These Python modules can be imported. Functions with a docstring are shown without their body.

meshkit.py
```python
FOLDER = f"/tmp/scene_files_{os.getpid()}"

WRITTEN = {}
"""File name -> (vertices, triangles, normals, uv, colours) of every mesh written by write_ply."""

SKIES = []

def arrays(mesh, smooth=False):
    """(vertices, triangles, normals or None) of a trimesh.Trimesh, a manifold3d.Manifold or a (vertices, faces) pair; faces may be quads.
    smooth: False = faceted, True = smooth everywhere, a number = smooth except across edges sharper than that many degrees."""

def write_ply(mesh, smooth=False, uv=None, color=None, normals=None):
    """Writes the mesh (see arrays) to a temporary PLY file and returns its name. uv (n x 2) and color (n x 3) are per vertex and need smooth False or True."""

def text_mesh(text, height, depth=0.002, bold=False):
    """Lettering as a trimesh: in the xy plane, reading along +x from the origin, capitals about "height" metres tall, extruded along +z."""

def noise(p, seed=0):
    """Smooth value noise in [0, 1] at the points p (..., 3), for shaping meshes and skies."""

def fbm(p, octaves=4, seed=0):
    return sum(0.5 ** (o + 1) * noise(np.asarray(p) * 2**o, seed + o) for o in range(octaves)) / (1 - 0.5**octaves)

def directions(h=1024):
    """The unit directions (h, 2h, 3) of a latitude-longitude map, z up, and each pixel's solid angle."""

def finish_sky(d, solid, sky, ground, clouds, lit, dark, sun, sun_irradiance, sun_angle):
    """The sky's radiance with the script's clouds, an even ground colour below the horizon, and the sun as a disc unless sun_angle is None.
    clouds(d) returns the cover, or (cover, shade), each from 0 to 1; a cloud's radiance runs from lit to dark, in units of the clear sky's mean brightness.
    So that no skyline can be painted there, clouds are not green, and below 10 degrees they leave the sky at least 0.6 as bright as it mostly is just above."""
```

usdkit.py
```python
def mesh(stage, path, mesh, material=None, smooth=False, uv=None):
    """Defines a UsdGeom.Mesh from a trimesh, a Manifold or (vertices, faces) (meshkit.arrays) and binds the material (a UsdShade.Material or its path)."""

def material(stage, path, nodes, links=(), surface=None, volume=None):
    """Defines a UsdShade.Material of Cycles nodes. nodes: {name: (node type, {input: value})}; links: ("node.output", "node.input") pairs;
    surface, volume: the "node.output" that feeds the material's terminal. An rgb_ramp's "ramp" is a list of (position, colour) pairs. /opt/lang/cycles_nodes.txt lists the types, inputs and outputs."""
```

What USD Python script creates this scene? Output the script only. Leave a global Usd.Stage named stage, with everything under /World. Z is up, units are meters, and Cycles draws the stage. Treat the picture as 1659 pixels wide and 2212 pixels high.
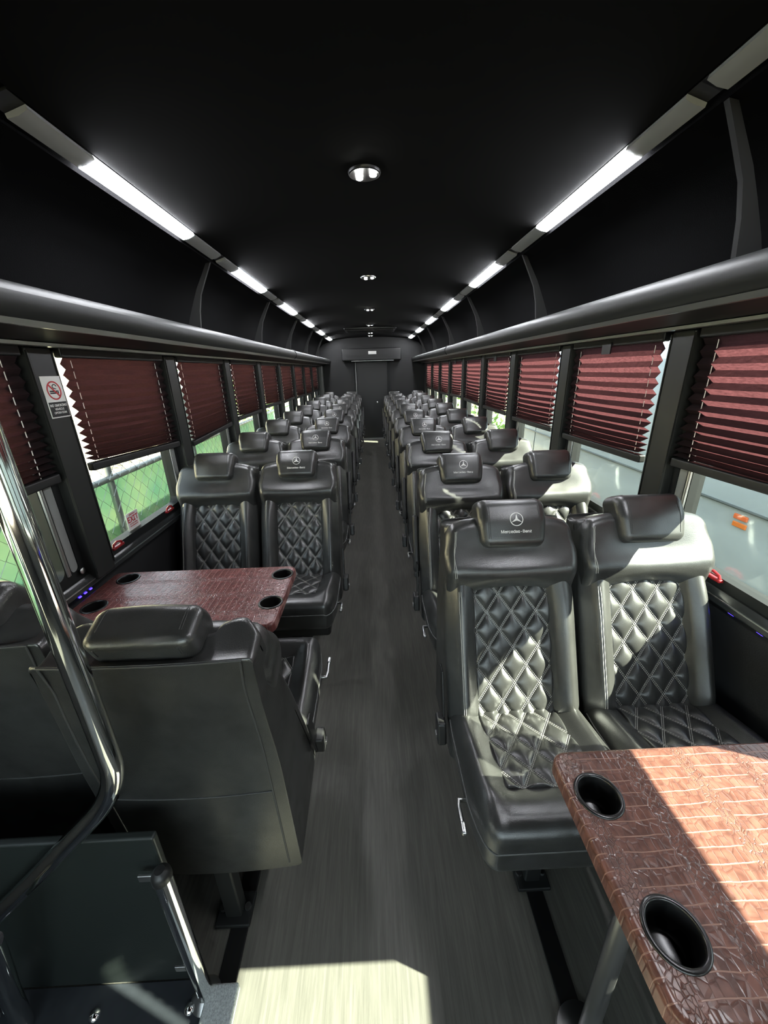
import math, random
import numpy as np, trimesh, manifold3d, usdkit, meshkit
from shapely.geometry import Polygon, box as sbox
from shapely.ops import unary_union
from pxr import Usd, UsdGeom, UsdLux, UsdShade, Gf, Sdf, Vt

stage = Usd.Stage.CreateInMemory()
UsdGeom.SetStageUpAxis(stage, 'Z'); UsdGeom.SetStageMetersPerUnit(stage, 1.0)
stage.SetDefaultPrim(UsdGeom.Xform.Define(stage, '/World').GetPrim())
random.seed(7); RNG = np.random.default_rng(7)
PI = math.pi

# ------------------------------------------------------------------ camera, sky, sun, exposure
W, HPX, FPX = 1659., 2212., 831.
EYE = np.array([0., 0., 1.5])
def cam_basis(vx=802.5, vy=798.5, roll=-.036):
    d = np.array([(vx - W/2)/FPX, (vy - HPX/2)/FPX, 1.]); d /= np.linalg.norm(d)
    up = np.array([math.sin(roll), -math.cos(roll), 0.]); up -= d*(up @ d); up /= np.linalg.norm(up)
    rt = np.cross(d, up)
    if rt[0] < 0: rt = -rt
    return np.array([rt, d, up])          # rows: world x, y, z seen in the camera's frame (x right, y down, z forward)
CB = cam_basis()
right, down, fwd = CB[:, 0], CB[:, 1], CB[:, 2]
cam = UsdGeom.Camera.Define(stage, '/World/camera')
m = Gf.Matrix4d(1)
m.SetRow(0, Gf.Vec4d(*right, 0)); m.SetRow(1, Gf.Vec4d(*(-down), 0)); m.SetRow(2, Gf.Vec4d(*(-fwd), 0)); m.SetRow(3, Gf.Vec4d(*EYE, 1))
cam.AddTransformOp().Set(m)
cam.CreateHorizontalApertureAttr(36.0); cam.CreateVerticalApertureAttr(36.0*HPX/W)
cam.CreateFocalLengthAttr(36.0*FPX/W); cam.CreateClippingRangeAttr((0.02, 500.))
cam.CreateExposureAttr(2.3)

SUN_DIR = np.array([-1., .385, -.77]); SUN_DIR /= np.linalg.norm(SUN_DIR)     # the way the light travels
sky_m = usdkit.material(stage, '/World/Looks/sky', {
    't': ('sky_texture', {'sky_type': 'multiple_scattering', 'sun_elevation': math.asin(-SUN_DIR[2]), 'sun_rotation': math.atan2(-SUN_DIR[0], -SUN_DIR[1]), 'sun_disc': False}),
    'h': ('hsv', {'saturation': .30}), 'b': ('background_shader', {'strength': .115})}, [('t.color', 'h.color'), ('h.color', 'b.color')], surface='b.background')
dome = UsdLux.DomeLight.Define(stage, '/World/sky_light')
dome.CreateIntensityAttr(1.0)
UsdShade.MaterialBindingAPI.Apply(dome.GetPrim()).Bind(sky_m)
sun = UsdLux.DistantLight.Define(stage, '/World/sun')
sun.CreateAngleAttr(.53); sun.CreateNormalizeAttr(True); sun.CreateIntensityAttr(3.5); sun.CreateColorAttr(Gf.Vec3f(1., .945, .80))
zc = -SUN_DIR; xa = np.cross([0, 0, 1.], zc); xa /= np.linalg.norm(xa); ya = np.cross(zc, xa)
m = Gf.Matrix4d(1); m.SetRow(0, Gf.Vec4d(*xa, 0)); m.SetRow(1, Gf.Vec4d(*ya, 0)); m.SetRow(2, Gf.Vec4d(*zc, 0))
sun.AddTransformOp().Set(m)

# ------------------------------------------------------------------ helpers: materials
MATS = {}
def mat(name, color, rough=.5, metal=0., bump=None, var=0., var_scale=6., spec=.5, coat=0., emit=None, estr=0., rvar=0.):
    """A principled material; bump = (noise scale, strength, distance); var = tone variation by noise."""
    n = {'tc': ('texture_coordinate', {}), 'p': ('principled_bsdf', {'base_color': color, 'roughness': rough, 'metallic': metal, 'specular_ior_level': spec, 'coat_weight': coat})}
    l = []
    if emit is not None:
        n['p'][1].update(emission_color=emit, emission_strength=estr)
    if var:
        n['nv'] = ('noise_texture', {'scale': var_scale, 'detail': 5.})
        n['r'] = ('rgb_ramp', {'ramp': [(.3, tuple(c*(1-var) for c in color)), (.7, tuple(min(1, c*(1+var)) for c in color))]})
        l += [('tc.object', 'nv.vector'), ('nv.fac', 'r.fac'), ('r.color', 'p.base_color')]
    if rvar:
        n['nr'] = ('noise_texture', {'scale': 9., 'detail': 4.})
        n['mr'] = ('map_range', {'from_min': .3, 'from_max': .7, 'to_min': rough-rvar, 'to_max': rough+rvar, 'clamp': True})
        l += [('tc.object', 'nr.vector'), ('nr.fac', 'mr.value'), ('mr.result', 'p.roughness')]
    if bump:
        n['nb'] = ('noise_texture', {'scale': bump[0], 'detail': 3.})
        n['b'] = ('bump', {'strength': bump[1], 'distance': bump[2]})
        l += [('tc.object', 'nb.vector'), ('nb.fac', 'b.height'), ('b.normal', 'p.normal')]
    MATS[name] = usdkit.material(stage, '/World/Looks/'+name, n, l, surface='p.BSDF')
    return MATS[name]

mat('leather', (.023, .023, .022), .33, bump=(420., .16, .002), var=.25, var_scale=3., spec=.8, rvar=.05)
mat('leather_side', (.014, .014, .014), .45, bump=(420., .2, .002))
mat('thread', (.30, .295, .27), .7)
mat('seam', (.03, .03, .03), .5)
mat('seam_light', (.07, .07, .068), .4)
mat('emblem', (.62, .62, .60), .5)
mat('black_plastic', (.012, .012, .012), .42)
mat('dark_plastic', (.016, .016, .016), .5, bump=(90., .08, .002))
mat('black_frame', (.011, .012, .012), .55, spec=.25)
mat('chrome', (.86, .87, .86), .07, 1.)
mat('steel', (.5, .5, .5), .28, 1.)
mat('aluminium', (.62, .62, .60), .33, 1.)
mat('felt', (.0020, .0020, .0020), .95, bump=(900., .08, .001), spec=.12, var=.35, var_scale=2.2)
mat('rack_back', (.002, .002, .0024), .95, spec=.08, bump=(260., .2, .002))
mat('bracket', (.006, .006, .006), .7)
mat('wall_black', (.013, .013, .014), .6, bump=(200., .15, .002))
mat('panel_black', (.012, .016, .015), .45, bump=(300., .1, .002))
mat('rail', (.020, .021, .020), .5, bump=(160., .05, .002))
mat('pillar', (.018, .019, .018), .42)
mat('ledge', (.022, .023, .023), .22)
mat('diffuser', (.30, .305, .295), .5)
mat('lit', (.9, .9, .9), .4, emit=(.93, .95, 1.), estr=16.)
mat('lens', (.9, .9, .9), .2, emit=(1., .97, .92), estr=30.)
mat('lens_dim', (.9, .9, .9), .2, emit=(1., .97, .92), estr=2.2)
mat('blue_led', (.05, .04, .5), .4, emit=(.03, .015, 1.), estr=2.2)
mat('cup', (.008, .008, .008), .25)
mat('white_print', (.78, .77, .74), .5)
mat('red_print', (.5, .03, .035), .5)
mat('black_print', (.012, .012, .012), .5)
mat('red_handle', (.28, .012, .016), .3)
mat('cord', (.78, .72, .68), .6)
mat('nosing', (.34, .37, .37), .75, bump=(500., .35, .003), var=.3, var_scale=260.)
mat('entry_floor', (.028, .032, .038), .3, var=.2, rvar=.08)
mat('track', (.006, .006, .006), .4)
mat('van_paint', (.44, .50, .525), .28, var=.05, var_scale=1.2, coat=.3)
mat('van_trim', (.10, .12, .12), .4)
mat('amber', (.85, .22, .03), .3)
mat('amber_dark', (.8, .15, .03), .3)
mat('tail_red', (.75, .03, .03), .3)
mat('tyre', (.02, .02, .02), .8)
mat('ground', (.30, .26, .19), .95, var=.25, var_scale=1.5, bump=(30., .3, .02))
mat('fence_steel', (.30, .32, .31), .45, .7)
mat('foliage', (.10, .20, .045), .7, var=.5, var_scale=9.)
mat('stucco', (.52, .45, .32), .9, var=.1)
mat('rear_grey', (.009, .009, .009), .6)
mat('post_grey', (.25, .26, .25), .4)
mat('steel_grey', (.13, .14, .13), .5)
mat('floor_plate', (.3, .3, .3), .35, 1.)

# wood-look vinyl floor: long streaky grain along y with a few cathedral swirls
usdkit.material(stage, '/World/Looks/wood_floor', {
    'tc': ('texture_coordinate', {}),
    'm1': ('mapping', {'scale': (95., 4.2, 1.)}), 'n1': ('noise_texture', {'scale': 1.3, 'detail': 6., 'roughness': .65, 'distortion': .5}),
    'm2': ('mapping', {'scale': (7., .9, 1.)}), 'n2': ('noise_texture', {'scale': 1.3, 'detail': 2., 'distortion': .6}),
    'ms': ('math', {'math_type': 'multiply', 'value2': 34.}), 'sn': ('math', {'math_type': 'sine'}),
    'ma': ('math', {'math_type': 'multiply_add', 'value2': .055, 'value3': 0.}),
    'ad': ('math', {'math_type': 'add'}),
    'r': ('rgb_ramp', {'ramp': [(.25, (.066, .064, .056)), (.5, (.090, .087, .076)), (.8, (.128, .123, .106))]}),
    'p': ('principled_bsdf', {'roughness': .42, 'specular_ior_level': .45}),
    'b': ('bump', {'strength': .12, 'distance': .002})},
    [('tc.object', 'm1.vector'), ('m1.vector', 'n1.vector'), ('tc.object', 'm2.vector'), ('m2.vector', 'n2.vector'), ('n2.fac', 'ms.value1'), ('ms.value', 'sn.value1'),
     ('sn.value', 'ma.value1'), ('n1.fac', 'ad.value1'), ('ma.value', 'ad.value2'), ('ad.value', 'r.fac'), ('r.color', 'p.base_color'), ('ad.value', 'b.height'), ('b.normal', 'p.normal')], surface='p.BSDF')

def croc(name, along_x, base, groove):
    """Embossed crocodile leather: rows of oblong scales with bands of small pebbled scales between."""
    rot = (0., 0., 0.) if along_x else (0., 0., PI/2)
    usdkit.material(stage, '/World/Looks/'+name, {
        'tc': ('texture_coordinate', {}), 'rot': ('mapping', {'rotation': rot}),
        'nz': ('noise_texture', {'scale': 12., 'detail': 3.5}), 'vs': ('vector_math', {'math_type': 'subtract', 'vector2': (.5, .5, .5)}),
        'vm': ('vector_math', {'math_type': 'multiply', 'vector2': (.013, .010, .0)}), 'va': ('vector_math', {'math_type': 'add'}),
        'mb': ('mapping', {'scale': (78., 42.55, 1.)}), 'vb': ('voronoi_texture', {'feature': 'distance_to_edge', 'scale': 1., 'randomness': .42}), 'br': ('map_range', {'from_min': .0, 'from_max': .085, 'to_min': 1., 'to_max': 0., 'clamp': True}),
        'ro': ('brick_texture', {'scale': 1., 'brick_width': 9., 'row_height': .0235, 'mortar_size': .0011, 'mortar_smooth': .4}),
        'mv': ('mapping', {'scale': (150., 105., 1.)}), 'vo': ('voronoi_texture', {'feature': 'distance_to_edge', 'scale': 1.}),
        'vr': ('map_range', {'from_min': 0., 'from_max': .12, 'to_min': 1., 'to_max': 0., 'clamp': True}),
        'sx': ('separate_xyz', {}), 'wx': ('math', {'math_type': 'multiply', 'value2': 2*PI/.118}), 'sn': ('math', {'math_type': 'sine'}),
        'bm': ('map_range', {'from_min': .62, 'from_max': .82, 'to_min': 0., 'to_max': 1., 'clamp': True}),
        'half': ('math', {'math_type': 'multiply', 'value2': .6}), 'mx': ('math', {'math_type': 'maximum'}), 'cell': ('mix_float', {}),
        'tone': ('noise_texture', {'scale': 55., 'detail': 2.}), 'tr': ('rgb_ramp', {'ramp': [(.35, tuple(c*.72 for c in base)), (.65, tuple(c*1.25 for c in base))]}),
        'dk': ('mix', {'color2': tuple(c*.42 for c in base)}), 'df': ('mix_float', {}), 'brh': ('math', {'math_type': 'multiply', 'value2': .55}), 'zero': ('math', {'math_type': 'multiply', 'value2': .8}), 'rf': ('math', {'math_type': 'multiply'}), 'nb': ('math', {'math_type': 'subtract', 'value1': 1.}), 'col': ('mix', {'color2': groove}), 'inv': ('math', {'math_type': 'subtract', 'value1': 1.}),
        'b': ('bump', {'strength': .38, 'distance': .0015}), 'p': ('principled_bsdf', {'roughness': .27, 'specular_ior_level': .5})},
        [('tc.object', 'rot.vector'), ('rot.vector', 'nz.vector'), ('nz.color', 'vs.vector1'), ('vs.vector', 'vm.vector1'), ('rot.vector', 'va.vector1'), ('vm.vector', 'va.vector2'),
         ('va.vector', 'mb.vector'), ('mb.vector', 'vb.vector'), ('vb.distance', 'br.value'), ('va.vector', 'ro.vector'), ('va.vector', 'mv.vector'), ('mv.vector', 'vo.vector'), ('vo.distance', 'vr.value'),
         ('va.vector', 'sx.vector'), ('sx.x', 'wx.value1'), ('wx.value', 'sn.value1'), ('sn.value', 'bm.value'),
         ('br.result', 'half.value1'), ('half.value', 'mx.value1'), ('ro.fac', 'mx.value2'), ('mx.value', 'cell.a'), ('vr.result', 'cell.b'), ('bm.result', 'cell.fac'),
         ('tc.object', 'tone.vector'), ('tone.fac', 'tr.fac'), ('tr.color', 'dk.color1'), ('vr.result', 'zero.value1'), ('brh.value', 'df.a'), ('br.result', 'brh.value1'), ('zero.value', 'df.b'), ('bm.result', 'df.fac'), ('df.result', 'dk.fac'),
         ('bm.result', 'nb.value2'), ('nb.value', 'rf.value1'), ('ro.fac', 'rf.value2'), ('dk.color', 'col.color1'), ('rf.value', 'col.fac'), ('col.color', 'p.base_color'),
         ('cell.result', 'inv.value2'), ('inv.value', 'b.height'), ('b.normal', 'p.normal')], surface='p.BSDF')
croc('croc_x', True, (.118, .050, .037), (.22, .118, .088))
croc('croc_y', False, (.135, .043, .040), (.24, .12, .105))

def fabric(name, base, trans):
    usdkit.material(stage, '/World/Looks/'+name, {
        'tc': ('texture_coordinate', {}), 'mp': ('mapping', {'scale': (1., .35, 1.)}), 'n': ('noise_texture', {'scale': 150., 'detail': 4., 'roughness': .7}),
        'r': ('rgb_ramp', {'ramp': [(.3, tuple(c*.6 for c in trans)), (.7, tuple(c*1.35 for c in trans))]}),
        'd': ('principled_bsdf', {'base_color': base, 'roughness': .85, 'specular_ior_level': .2}), 't': ('translucent_bsdf', {}), 'x': ('mix_closure', {'fac': .5})},
        [('tc.object', 'mp.vector'), ('mp.vector', 'n.vector'), ('n.fac', 'r.fac'), ('r.color', 't.color'), ('d.BSDF', 'x.closure1'), ('t.BSDF', 'x.closure2')], surface='x.closure')
fabric('blind_fabric', (.034, .021, .0225), (.046, .0155, .018))
usdkit.material(stage, '/World/Looks/screen_mesh', {      # green privacy netting: lets some light through
    'tc': ('texture_coordinate', {}), 'n': ('noise_texture', {'scale': 3., 'detail': 4.}), 'r': ('rgb_ramp', {'ramp': [(.3, (.34, .56, .44)), (.7, (.56, .68, .50))]}),
    'd': ('principled_bsdf', {'roughness': .8}), 't': ('translucent_bsdf', {}), 'x': ('mix_closure', {'fac': .62})},
    [('tc.object', 'n.vector'), ('n.fac', 'r.fac'), ('r.color', 'd.base_color'), ('r.color', 't.color'), ('d.BSDF', 'x.closure1'), ('t.BSDF', 'x.closure2')], surface='x.closure')
usdkit.material(stage, '/World/Looks/window_glass', {
    'w': ('layer_weight', {'blend': .5}), 'pw': ('math', {'math_type': 'power', 'value2': 5.}), 'f': ('math', {'math_type': 'multiply_add', 'value2': .55, 'value3': .03, 'use_clamp': True}), 't': ('transparent_bsdf', {'color': (.90, .95, .92)}), 'g': ('glossy_bsdf', {'roughness': .02, 'color': (1, 1, 1)}), 'x': ('mix_closure', {})},
    [('w.facing', 'pw.value1'), ('pw.value', 'f.value1'), ('f.value', 'x.fac'), ('t.BSDF', 'x.closure1'), ('g.BSDF', 'x.closure2')], surface='x.closure')

# ------------------------------------------------------------------ helpers: meshes
def tm(v, f):
    f = np.asarray(f)
    if f.shape[1] == 4: f = np.vstack([f[:, [0, 1, 2]], f[:, [0, 2, 3]]])
    return trimesh.Trimesh(np.asarray(v, float), f, process=False)
def cat(ms): return trimesh.util.concatenate([x for x in ms if x is not None])
def bx(x0, x1, y0, y1, z0, z1):
    b = trimesh.creation.box((abs(x1-x0), abs(y1-y0), abs(z1-z0))); b.apply_translation(((x0+x1)/2, (y0+y1)/2, (z0+z1)/2)); return b
def axis_coords(h, r, n, k=4):
    a = r*np.tan(np.linspace(0, PI/4, k+1))
    mid = np.linspace(-(h-r), h-r, n+1)
    return np.r_[-(h-r)-a[:0:-1], mid, (h-r)+a[1:]]
def rbox(sx, sy, sz, r, n=(6, 4, 6), k=4, c=(0, 0, 0)):
    """A box of full size sx, sy, sz with edges rounded to r, its faces cut n times; centred on c."""
    H = np.array([sx, sy, sz])/2; r = min(r, *(H*.999))
    ax = [axis_coords(H[i], r, n[i], k) for i in range(3)]
    V, F, o = [], [], 0
    for d in range(3):
        u, w = [(1, 2), (2, 0), (0, 1)][d]
        A, B = np.meshgrid(ax[u], ax[w], indexing='ij')
        nu, nw = A.shape
        i, j = np.meshgrid(np.arange(nu-1), np.arange(nw-1), indexing='ij'); q = np.stack([i*nw+j, (i+1)*nw+j, (i+1)*nw+j+1, i*nw+j+1], -1).reshape(-1, 4)
        for s in (1, -1):
            P = np.zeros((nu*nw, 3)); P[:, u] = A.ravel(); P[:, w] = B.ravel(); P[:, d] = s*H[d]
            V.append(P); F.append((q if s > 0 else q[:, ::-1])+o); o += nu*nw
    V = np.vstack(V); F = np.vstack(F)
    inn = np.clip(V, -(H-r), H-r); dd = V-inn; L = np.linalg.norm(dd, axis=1, keepdims=True)
    V = inn+r*dd/np.maximum(L, 1e-9)
    t = tm(V+np.array(c), F); t.merge_vertices(); return t
def tube(pts, r, sides=8, closed=False, caps=True):
    p = np.asarray(pts, float); n = len(p)
    t = np.roll(p, -1, 0)-np.roll(p, 1, 0) if closed else np.gradient(p, axis=0)
    t /= np.linalg.norm(t, axis=1, keepdims=True)+1e-12
    a = np.cross(t[0], [0, 0, 1.] if abs(t[0][2]) < .9 else [1., 0, 0]); a /= np.linalg.norm(a)
    V = []; rr = np.broadcast_to(r, (n,)); ang = np.arange(sides)*2*PI/sides
    for i in range(n):
        a = a-t[i]*(a @ t[i]); a /= np.linalg.norm(a)+1e-12; b = np.cross(t[i], a)
        V.append(p[i]+rr[i]*(np.cos(ang)[:, None]*a+np.sin(ang)[:, None]*b))
    V = np.vstack(V); m_ = n if closed else n-1
    i, j = np.meshgrid(np.arange(m_), np.arange(sides), indexing='ij'); i2 = (i+1) % n; j2 = (j+1) % sides
    F = np.stack([i*sides+j, i*sides+j2, i2*sides+j2, i2*sides+j], -1).reshape(-1, 4)
    F = np.vstack([F[:, [0, 1, 2]], F[:, [0, 2, 3]]])
    if caps and not closed:
        c0, c1 = len(V), len(V)+1; V = np.vstack([V, p[0], p[-1]])
        F = np.vstack([F, [[c0, (k+1) % sides, k] for k in range(sides)], [[c1, (n-1)*sides+k, (n-1)*sides+(k+1) % sides] for k in range(sides)]])
    return tm(V, F)
def lathe(prof, n=40):
    pr = np.asarray(prof, float); a = np.arange(n)*2*PI/n
    V = np.stack([pr[:, None, 0]*np.cos(a), pr[:, None, 0]*np.sin(a), np.repeat(pr[:, 1:2], n, 1)], -1).reshape(-1, 3)
    i, j = np.meshgrid(np.arange(len(pr)-1), np.arange(n), indexing='ij'); j2 = (j+1) % n
    t = tm(V, np.stack([i*n+j, i*n+j2, (i+1)*n+j2, (i+1)*n+j], -1).reshape(-1, 4)); t.merge_vertices(); return t
def extrude_y(poly, y0, y1):
    """A polygon in (x, z) drawn out along y."""
    e = trimesh.creation.extrude_polygon(Polygon(poly) if not hasattr(poly, 'exterior') else poly, y1-y0)
    v = e.vertices.copy(); e.vertices = np.c_[v[:, 0], y0+v[:, 2], v[:, 1]]; e.invert(); e.fix_normals(); return e
def extrude_x(poly, x0, x1):
    """A polygon in (y, z) drawn out along x."""
    e = trimesh.creation.extrude_polygon(poly, x1-x0)
    v = e.vertices.copy(); e.vertices = np.c_[x0+v[:, 2], v[:, 0], v[:, 1]]; e.fix_normals(); return e
def rrect(y0, y1, z0, z1, r): return sbox(y0+r, z0+r, y1-r, z1-r).buffer(r, quad_segs=6)
def mirror(mesh):
    c = mesh.copy(); c.vertices[:, 0] *= -1; c.invert(); return c
def snap(pts, mesh, off):
    """Moves points onto the nearest surface of mesh and lifts them off along its normal."""
    q, _, fi = trimesh.proximity.closest_point(mesh, np.asarray(pts, float))
    return q+mesh.face_normals[fi]*off

# ------------------------------------------------------------------ helpers: objects
USED = {}
def numbered(parent, name):
    k = (parent, name); n = USED.get(k, 0); USED[k] = n+1
    return f'{parent}/{name}' + (f'_{n:03d}' if n else '')
def tag(p, label=None, cat_=None, group=None, kind=None):
    p = p.GetPrim() if hasattr(p, 'GetPrim') else p
    for k, v in (('label', label), ('category', cat_), ('group', group), ('kind', kind)):
        if v: p.SetCustomDataByKey(k, v)
    return p
def obj(name, mesh, material, parent=None, smooth=35, label=None):
    par = '/World' if parent is None else str(parent.GetPath())
    mt = f'/World/Looks/{material}'
    p = usdkit.mesh(stage, numbered(par, name), mesh, mt, smooth=smooth).GetPrim()
    if label: tag(p, label)
    return p
def thing(name, label, cat_, loc=(0, 0, 0), rotz=0., group=None, kind=None):
    x = UsdGeom.Xform.Define(stage, numbered('/World', name))
    x.AddTranslateOp().Set(Gf.Vec3d(*map(float, loc))); x.AddRotateZOp().Set(float(rotz))
    return tag(x, label, cat_, group, kind)
def place(p, loc, rotz=0.):
    x = UsdGeom.Xformable(p); ops = x.GetOrderedXformOps()
    ops[0].Set(Gf.Vec3d(*map(float, loc))); ops[1].Set(float(rotz))
def dup(root, label, loc, rotz=0., group=None):
    was = root.GetCustomData()
    nm = root.GetName().rsplit('_', 1)[0] if root.GetName()[-3:].isdigit() else root.GetName()
    r = thing(nm, label, was['category'], loc, rotz, group or was.get('group'))
    r.GetReferences().AddInternalReference(root.GetPath()); r.SetInstanceable(True)
    return r
NEAR = lambda j: ['nearest to the camera', 'second from the camera', 'third from the camera', 'fourth from the camera', 'fifth from the camera', 'sixth from the camera', 'seventh from the camera', 'eighth from the camera', 'ninth from the camera', 'tenth from the camera'][j] if j >= 0 else ['just behind the camera', 'farther behind the camera', 'farthest behind the camera'][-1-j]
ORD = ['first', 'second', 'third', 'fourth', 'fifth', 'sixth', 'seventh', 'eighth', 'ninth', 'tenth', 'eleventh', 'twelfth']

# ------------------------------------------------------------------ the setting
YF, YR = -2.0, 9.0                      # front and rear of the cabin
SILL, HEAD, LEDGE = .815, 1.60, .75
PITCH_L, PITCH_R = .885, .865
PIL_L = [1.42+PITCH_L*k for k in range(-3, 9)]      # pillar centres
PIL_R = [1.457+PITCH_R*k-(.11 if k == -1 else 0.) for k in range(-3, 9)]

fl = obj('floor', bx(-1.17, 1.17, YF, YR, -.06, 0.), 'wood_floor')
tag(fl, 'dark grey wood-look vinyl floor running down the aisle', 'floor', kind='structure')
# ceiling: a gently arched panel
xs = np.linspace(-.79, .79, 25); top = 2.112+.042*(1-(xs/.79)**2)
cl = obj('ceiling', extrude_y(list(zip(xs, top))+[(.79, 2.22), (-.79, 2.22)], YF, YR), 'felt', smooth=20)
tag(cl, 'black felt ceiling arched over the aisle', 'ceiling', kind='structure')

def wall(sgn, pils, name, lab):
    win = [rrect(a+.05, b-.05, SILL-.02, HEAD+.01, .03) for a, b in zip(pils[:-1], pils[1:])]
    lo = Polygon([(YF, -.06), (YR, -.06), (YR, 2.25), (YF, 2.25)])
    w = lo.difference(unary_union(win))
    if sgn < 0: w = w.difference(rrect(-1.97, -1.30, .03, 1.98, .05)); e = extrude_x(w, -1.20, -1.16)
    else: e = extrude_x(w, 1.16, 1.20)
    o = obj(name, e, 'wall_black'); tag(o, lab, 'wall', kind='structure')
    # ledge under the windows
    prof = [(1.16, LEDGE+.035), (1.135, LEDGE+.03), (1.122, LEDGE+.012), (1.120, LEDGE-.012), (1.135, LEDGE-.025), (1.16, LEDGE-.025)]
    e = extrude_y([(sgn*x, z) for x, z in prof], YF, YR)
    o = obj('trim_1' if sgn < 0 else 'trim_2', e, 'ledge'); tag(o, 'glossy black ledge under the windows with '+('dark maroon' if sgn < 0 else 'bright red')+' blinds', 'trim', kind='structure')
    e = bx(sgn*1.117, sgn*1.121, YF, YR, LEDGE+.006, LEDGE+.010)
    obj('bright_edge', e, 'aluminium', o, label='thin bright metal edge')
wall(-1, PIL_L, 'wall_left', 'black side wall with the dark maroon blinds')
wall(1, PIL_R, 'wall_right', 'black side wall with the sunlit red blinds')
o = obj('wall_rear', cat([bx(-1.2, -.36, YR-.02, YR+.06, -.06, 2.25), bx(.36, 1.2, YR-.02, YR+.06, -.06, 2.25), bx(-.36, .36, YR-.02, YR+.06, 1.66, 2.25)]), 'rear_grey'); tag(o, 'dark grey rear wall on both sides of the black door', 'wall', kind='structure')
# front bulkhead behind the camera, with the windshield opening
fr = Polygon([(-1.2, -.06), (1.2, -.06), (1.2, 2.25), (-1.2, 2.25)]).difference(sbox(-1.08, .70, 1.08, 2.02).buffer(.04))
o = obj('wall_front', extrude_y(fr, YF-.06, YF), 'wall_black'); tag(o, 'black front wall around the windshield', 'wall', kind='structure')
# rear door
d = thing('door_1', 'black rear door closing the end of the aisle', 'door', (0, 0, 0), kind='structure')
obj('door_leaf', rbox(.70, .05, 1.68, .006, c=(.01, YR+.01, .84)), 'black_plastic', d)
obj('door_frame', cat([bx(-.385, -.33, YR-.05, YR+.02, 0, 1.66), bx(.345, .40, YR-.05, YR+.02, 0, 1.66)]), 'black_frame', d)
obj('door_post', cat([bx(-.352, -.338, YR-.075, YR-.05, 0, 1.66)]), 'post_grey', d, label='grey upright post on the hinge side')
obj('door_sill', cat([bx(-.24, .28, YR-.05, YR-.02, .0, .018), bx(-.285, -.24, YR-.05, YR-.02, .018, .05)]), 'aluminium', d)
kn = trimesh.creation.icosphere(3, .028); kn.apply_translation((.104, YR-.045, .806)); obj('door_knob', kn, 'chrome', d)
kn = trimesh.creation.icosphere(2, .014); kn.apply_translation((.235, YR-.035, .235)); obj('door_stop', kn, 'chrome', d)
# header unit over the door
h = thing('header_unit', 'black air unit over the rear door with dark grilles', 'air unit')
obj('housing', rbox(1.26, .22, .25, .03, c=(.01, YR-.13, 1.805)), 'dark_plastic', h)
obj('bright_edge', rbox(.9, .02, .014, .005, c=(.03, YR-.245, 1.676)), 'post_grey', h)
for s in (-1, 1): obj('grille', cat([bx(.01+s*.36-.17, .01+s*.36+.17, YR-.248, YR-.238, z, z+.012) for z in (1.74, 1.765, 1.79)]), 'black_plastic', h)
s_ = obj('plate', rbox(.17, .012, .062, .004, c=(.03, YR-.247, 1.835)), 'white_print'); tag(s_, 'small pale plate on the air unit over the rear door', 'sign')
# left rear corner: a pale padded column
o = obj('corner_column', rbox(.10, .16, .82, .03, c=(-1.10, 8.86, 1.20)), 'steel_grey'); tag(o, 'pale grey column in the rear corner behind the maroon blinds', 'column', kind='structure')
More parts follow.
